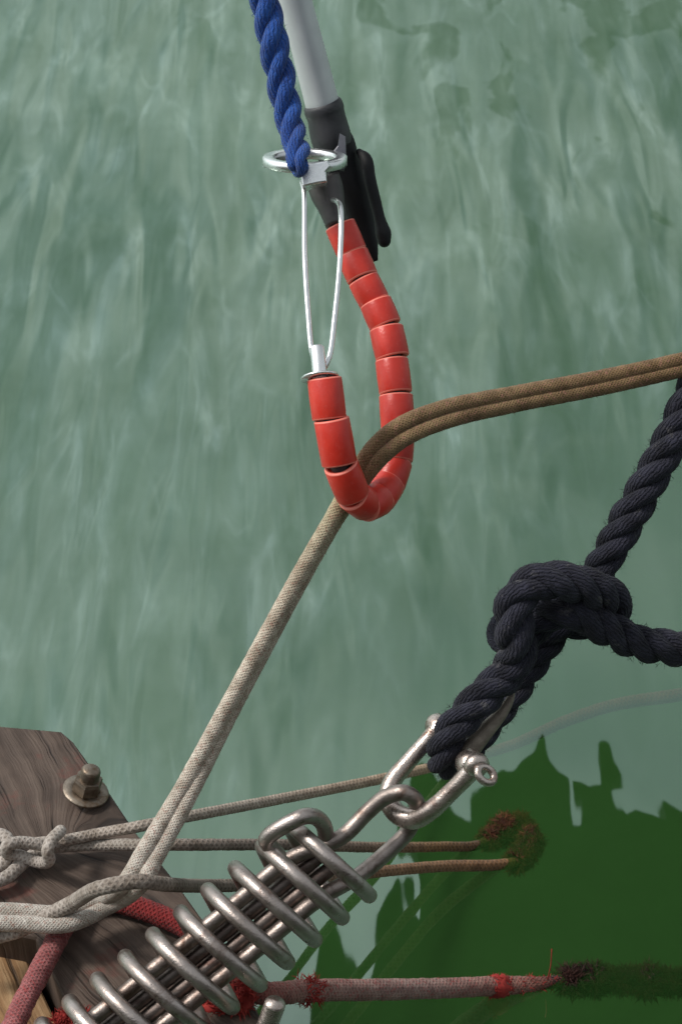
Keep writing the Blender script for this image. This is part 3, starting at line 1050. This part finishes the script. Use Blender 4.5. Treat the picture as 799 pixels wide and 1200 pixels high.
# ------------------------------------------------------------------ red rope
def build_red():
    k = PX
    z = BT + 0.010
    c = [Z(-10, 1260, z + .02), Z(30, 1172, z + .008), Z(58, 1118, z + .004), Z(76, 1084, z + .002), Z(92, 1060, z + .001), Z(118, 1054, z), Z(150, 1060, z), Z(190, 1074, z), Z(225, 1092, z),
         P(255, 1122, 1.80), P(285, 1155, 1.79), P(310, 1164, 1.80), P(360, 1161, 1.84), P(430, 1160, 1.89), P(520, 1158, 1.95), P(590, 1155, 1.985), P(628, 1153, 1.995), Z(646, 1151, -0.003),
         Z(672, 1149, -0.009), Z(700, 1148, -0.014), Z(760, 1150, -0.015), Z(860, 1152, -0.017)]
    ca = [0, .02, .06, .1, .2, .26, .32, .4, .44, .5, .52, .54, .6, .68, .75, .80, .83, .88, .9, .92, .95, 1]
    S0 = catmull([np.append(p, a_) for p, a_ in zip(c, ca)], 0.003)
    C = S0[:, :3]
    # radius by position: thick, then tapering past the whipping
    xs = np.array([(p - CAM) @ RT / ((p - CAM) @ FW) * FPX + 399.5 for p in C])
    ys = np.array([600 - (p - CAM) @ UP / ((p - CAM) @ FW) * FPX for p in C])
    right = xs > 230
    r = np.where(right, np.interp(xs, [290, 560, 600, 635, 655, 900], [14.5, 13, 12.5, 8.5, 9, 10]), 13.5) * k
    t = thing('red_rope', C[len(C) // 2], 'faded red braided rope lying over the timber and running right into the water', 'rope')
    tube('rope_body', C, r, RED, t, seg=20, lump=0.12, alv=S0[:, 3])
    n = len(C)

    def rng_x(x0, x1):
        ii = [i for i in range(n) if right[i] and x0 <= xs[i] <= x1]
        return ii[0] / (n - 1), (ii[-1]) / (n - 1)
    for x0, x1, cnt, le in ((350, 376, 150, 0.010), (573, 602, 120, 0.006), (276, 300, 160, 0.010), (605, 650, 60, 0.006)):
        lo, hi = rng_x(x0, x1)
        fibres('frayed_fibre', C, r * 1.02, cnt, le, REDFIB, t, 0.0005, lo=lo, hi=hi)
    fibres('frayed_fibre', C, r * 1.0, 500, 0.0035, RED, t, 0.00022)
    lo, hi = rng_x(573, 602)
    S = C[int(lo * n):int(hi * n)]
    tube('whipping', S, 15.5 * k * (1 - 0.25 * np.abs(np.linspace(-1, 1, len(S))) ** 2), REDFIB, t, seg=20, lump=0.35)
    i = int(rng_x(640, 650)[0] * n)
    tube('seizing', C[i - 1:i + 1], 8.2 * k, GREYL, t, seg=16)
    tube('loose_thread', catmull([P(641, 1148, 1.985), P(645, 1130, 1.975), P(646, 1112, 1.97)], 0.003), 0.8 * k, REDFIB, t, seg=6)
    ALG = plain_mat('dark_algae', (0.016, 0.006, 0.004), (0.055, 0.014, 0.009), 0.9, 90)
    sub = [i for i in range(n) if xs[i] > 657 and right[i]]
    S = C[sub[0]:]
    ra = 0.0045 + 0.0065 * np.abs(np.sin(np.linspace(0.4, 9, len(S))) * np.sin(np.linspace(1, 21, len(S))))
    fibres('algae_growth', S, ra, 8500, 0.015, ALG, t, 0.0006, spread=0.5)
    # frayed end of another red line tucked under the spring
    t2 = thing('frayed_red_rope_end', P(270, 1180, 1.77), 'frayed bright red rope end poking out under the spring coils', 'rope')
    C2 = catmull([P(210, 1190, 1.78), P(250, 1182, 1.775), P(284, 1178, 1.77), P(292, 1150, 1.765)], 0.002)
    tube('rope_stub', C2, 9 * k, REDFIB, t2, seg=14, lump=0.4)
    fibres('frayed_fibre', C2, 9 * k, 500, 0.010, REDFIB, t2, 0.0005)
    t3 = thing('red_fibre_tuft', Z(85, 1192, BT + .01), 'tuft of bright red fibres at the bottom edge beside the lowest coils', 'rope')
    C3 = catmull([Z(66, 1200, BT + .006), Z(85, 1190, BT + .010), Z(104, 1196, BT + .008)], 0.002)
    tube('rope_stub', C3, 5 * k, REDFIB, t3, seg=12, lump=0.5)
    fibres('frayed_fibre', C3, 5 * k, 420, 0.011, REDFIB, t3, 0.0005)


build_red()


# ------------------------------------------------------------------ mooring spring
def build_spring():
    k = 1.70 / FPX
    t = thing('mooring_spring', P(384, 1017, 1.72), 'large steel mooring compression spring with its long U rods', 'spring')
    # axis: through the middles of the front strokes
    a0, a1 = P(394, 1001, 1.725), P(36, 1292, 1.690)
    ax = a1 - a0
    L = np.linalg.norm(ax)
    ax /= L
    toward = -FW - (-FW @ ax) * ax
    toward /= np.linalg.norm(toward)
    side = np.cross(ax, toward)       # image-plane side of the coil
    if side @ (RT - UP) < 0:
        side = -side
    Rm = 62 * k
    turn = 41.3 * k
    C = []
    nt = 11.2
    for i in range(int(nt * 48) + 1):
        th = i / 48 * 2 * math.pi
        # th=0 at the upper-left end of a stroke; front half runs to the lower right
        q = th / math.pi
        h = turn / 2 * (int(q) + (1 - math.cos((q - int(q)) * math.pi)) / 2)
        C.append(a0 + ax * h + Rm * (math.cos(th) * side + math.sin(th) * toward))
    C = np.array(C)
    # first half turn ends as a hook laid back over the end: sharp corner then rounded cross piece
    tube('coil', C, 9.7 * k, STEEL, t, seg=18, round_cap=True)
    # hooked cross piece over the first coils
    H = catmull([P(326, 1002, 1.705), P(315, 990, 1.700), P(312, 984, 1.696), P(317, 978, 1.693), P(336, 966, 1.689), P(355, 957, 1.689), P(368, 957, 1.697), P(378, 965, 1.708), P(382, 980, 1.72), P(380, 1000, 1.733)], 0.002)
    tube('end_hook', H, 9.8 * k, STEEL, t, seg=18, round_cap=True)
    # U rod whose bend carries the shackle; its two legs run down inside the coil
    u1, u2 = P(404, 978, 1.72), P(425, 1020, 1.735)
    ax_px = ax
    leg1 = [a0 - ax * 0.002 - side * 30 * k + ax * s for s in (L * 0.95, L * 0.6, L * 0.3, 0.03)]
    leg2 = [a0 + side * 28 * k + ax * s + toward * 0.0 for s in (0.03, L * 0.3, L * 0.6, L * 0.95)]
    U = leg1 + [P(400, 981, 1.72), P(430, 952, 1.722), P(452, 934, 1.718), P(474, 929, 1.712), P(487, 938, 1.716), P(486, 954, 1.735), P(477, 975, 1.745), P(452, 1000, 1.742), P(420, 1026, 1.735)] + leg2
    tube('u_rod', catmull(U, 0.003), 9.9 * k, UROD, t, seg=16, round_cap=True)
    # second U rod, turned a quarter, its hooks seen between the coils
    for s in (-1, 1):
        q = [a0 + ax * u - toward * 12 * k + side * (s * 10 * k) for u in (0.004, L * 0.3, L * 0.6, L * 0.95)]
        tube('inner_rod', catmull(q, 0.004), 9.2 * k, DSTEEL, t, seg=14, round_cap=True)
    return


build_spring()


# ------------------------------------------------------------------ shackle and thimble
def build_shackle():
    k = 1.74 / FPX
    t = thing('bow_shackle', P(500, 910, 1.74), 'steel shackle with an eye pin joining the spring rod to the black rope', 'shackle')
    c = [(*P(513, 853, 1.748), 10.5), (*P(500, 868, 1.748), 9.5), (*P(478, 893, 1.745), 10), (*P(459, 917, 1.742), 11), (*P(455, 936, 1.738), 11.5), (*P(465, 953, 1.73), 12.5), (*P(484, 959, 1.722), 13),
         (*P(505, 949, 1.712), 11.5), (*P(530, 926, 1.705), 10.5), (*P(552, 903, 1.700), 11.5)]
    S = catmull([(a, b, d, r * k) for a, b, d, r in c], 0.002)
    tube('shackle_bow', S[:, :3], S[:, 3], SHACK, t, seg=20, round_cap=True)
    # ears
    pa, pb = P(508, 846, 1.757), P(572, 911, 1.688)
    ax = pb - pa
    Lp = np.linalg.norm(ax)
    ax /= Lp
    V, F = lathe(P(513, 851, 1.752), ax, [(0.0001, -0.006), (12 * k, -0.006), (14 * k, -0.004), (14 * k, 0.004), (12 * k, 0.006), (0.0001, 0.006)], 28)
    link('pin_boss', V, F, SHACK, t)
    V, F = lathe(P(551, 895, 1.706), ax, [(0.0001, -0.007), (14 * k, -0.007), (16.5 * k, -0.004), (16.5 * k, 0.004), (14 * k, 0.007), (0.0001, 0.007)], 28)
    link('pin_boss', V, F, SHACK, t)
    tube('pin', [pa - ax * 0.002, (pa + pb) / 2, P(556, 899, 1.70)], 7 * k, SHACK, t, seg=20, round_cap=True)
    V, F = lathe(P(557, 896, 1.698), ax, [(0.0001, -0.002), (13.5 * k, -0.002), (15.5 * k, 0), (14.5 * k, 0.004), (9 * k, 0.007), (0.0001, 0.007)], 28)
    link('pin_collar', V, F, SHACK, t)
    # eye of the pin
    c = P(569, 908, 1.690)
    e1 = RT * 0.80 - UP * 0.55 + FW * 0.2
    e1 /= np.linalg.norm(e1)
    e2 = np.cross(e1, -FW * 0.75 + RT * 0.45 + UP * .35)
    e2 /= np.linalg.norm(e2)
    R = [c + 11.0 * k * (math.cos(a) * e1 + 0.8 * math.sin(a) * e2) for a in np.linspace(0, 2 * math.pi, 40)]
    tube('pin_eye', R, 4.6 * k, SHACK, t, seg=14, caps=False)
    # thimble edge inside the rope eye
    t = thing('thimble', P(575, 850, 1.75), 'narrow brown-grey metal thimble edge inside the black rope eye above the shackle pin', 'thimble')
    S = catmull([(*P(545, 889, 1.715), 11 * k), (*P(556, 872, 1.717), 11 * k), (*P(572, 853, 1.722), 9.5 * k), (*P(588, 835, 1.727), 7 * k), (*P(598, 818, 1.732), 4.5 * k), (*P(601, 806, 1.738), 2.5 * k)], 0.002)
    tube('thimble_flange', S[:, :3], S[:, 3], plain_mat('worn_thimble', (0.10, 0.08, 0.06), (0.24, 0.20, 0.16), 0.5, 90, 0.0006, 0.4), t, seg=14, ref=RT, sx=1.0, sy=0.6, round_cap=True)


build_shackle()


# ------------------------------------------------------------------ black rope with its knot
def build_black():
    k = 1.75 / FPX
    c = [(848, 370, 1.76), (799, 487, 1.76), (768, 548, 1.762), (735, 608, 1.768), (705, 662, 1.78), (682, 700, 1.800), (655, 735, 1.806), (628, 775, 1.800), (603, 813, 1.788), (573, 853, 1.778),
         (549, 885, 1.770), (528, 897, 1.748), (517, 884, 1.722), (529, 856, 1.712), (560, 822, 1.712), (592, 790, 1.722), (606, 765, 1.715), (602, 735, 1.705), (604, 704, 1.702), (627, 683, 1.702), (664, 682, 1.706),
         (700, 694, 1.722), (718, 706, 1.748), (708, 722, 1.783), (670, 728, 1.815), (628, 722, 1.815), (600, 728, 1.79), (592, 745, 1.762), (608, 748, 1.748), (640, 720, 1.732), (672, 717, 1.724), (706, 734, 1.730), (745, 753, 1.742), (799, 761, 1.755), (870, 768, 1.77)]
    rad = [21, 21, 21, 21, 20, 19, 18, 17, 16, 15, 15, 17, 18.5, 19.5, 20.5, 21.5] + [22] * 10 + [20.5] * (len(c) - 26)
    S = catmull([(*P(x, y, d), r * k) for (x, y, d), r in zip(c, rad)], 0.0035)
    C = S[:, :3]
    t = thing('black_rope', P(650, 715, 1.76), 'thick black laid rope knotted at right and looped through the shackle', 'rope')
    laid_rope(t, C, S[:, 3], NAVY, 104 * k, 3, hand=1, seg=16, fr=0.54, sr=0.54, lumpy=0.07)
    fibres('loose_fibre', C, S[:, 3] * 1.02, 3800, 0.0065, NAVY, t, 0.00014)


build_black()
for o in bpy.data.objects:
    if '_o' in o:
        del o['_o']
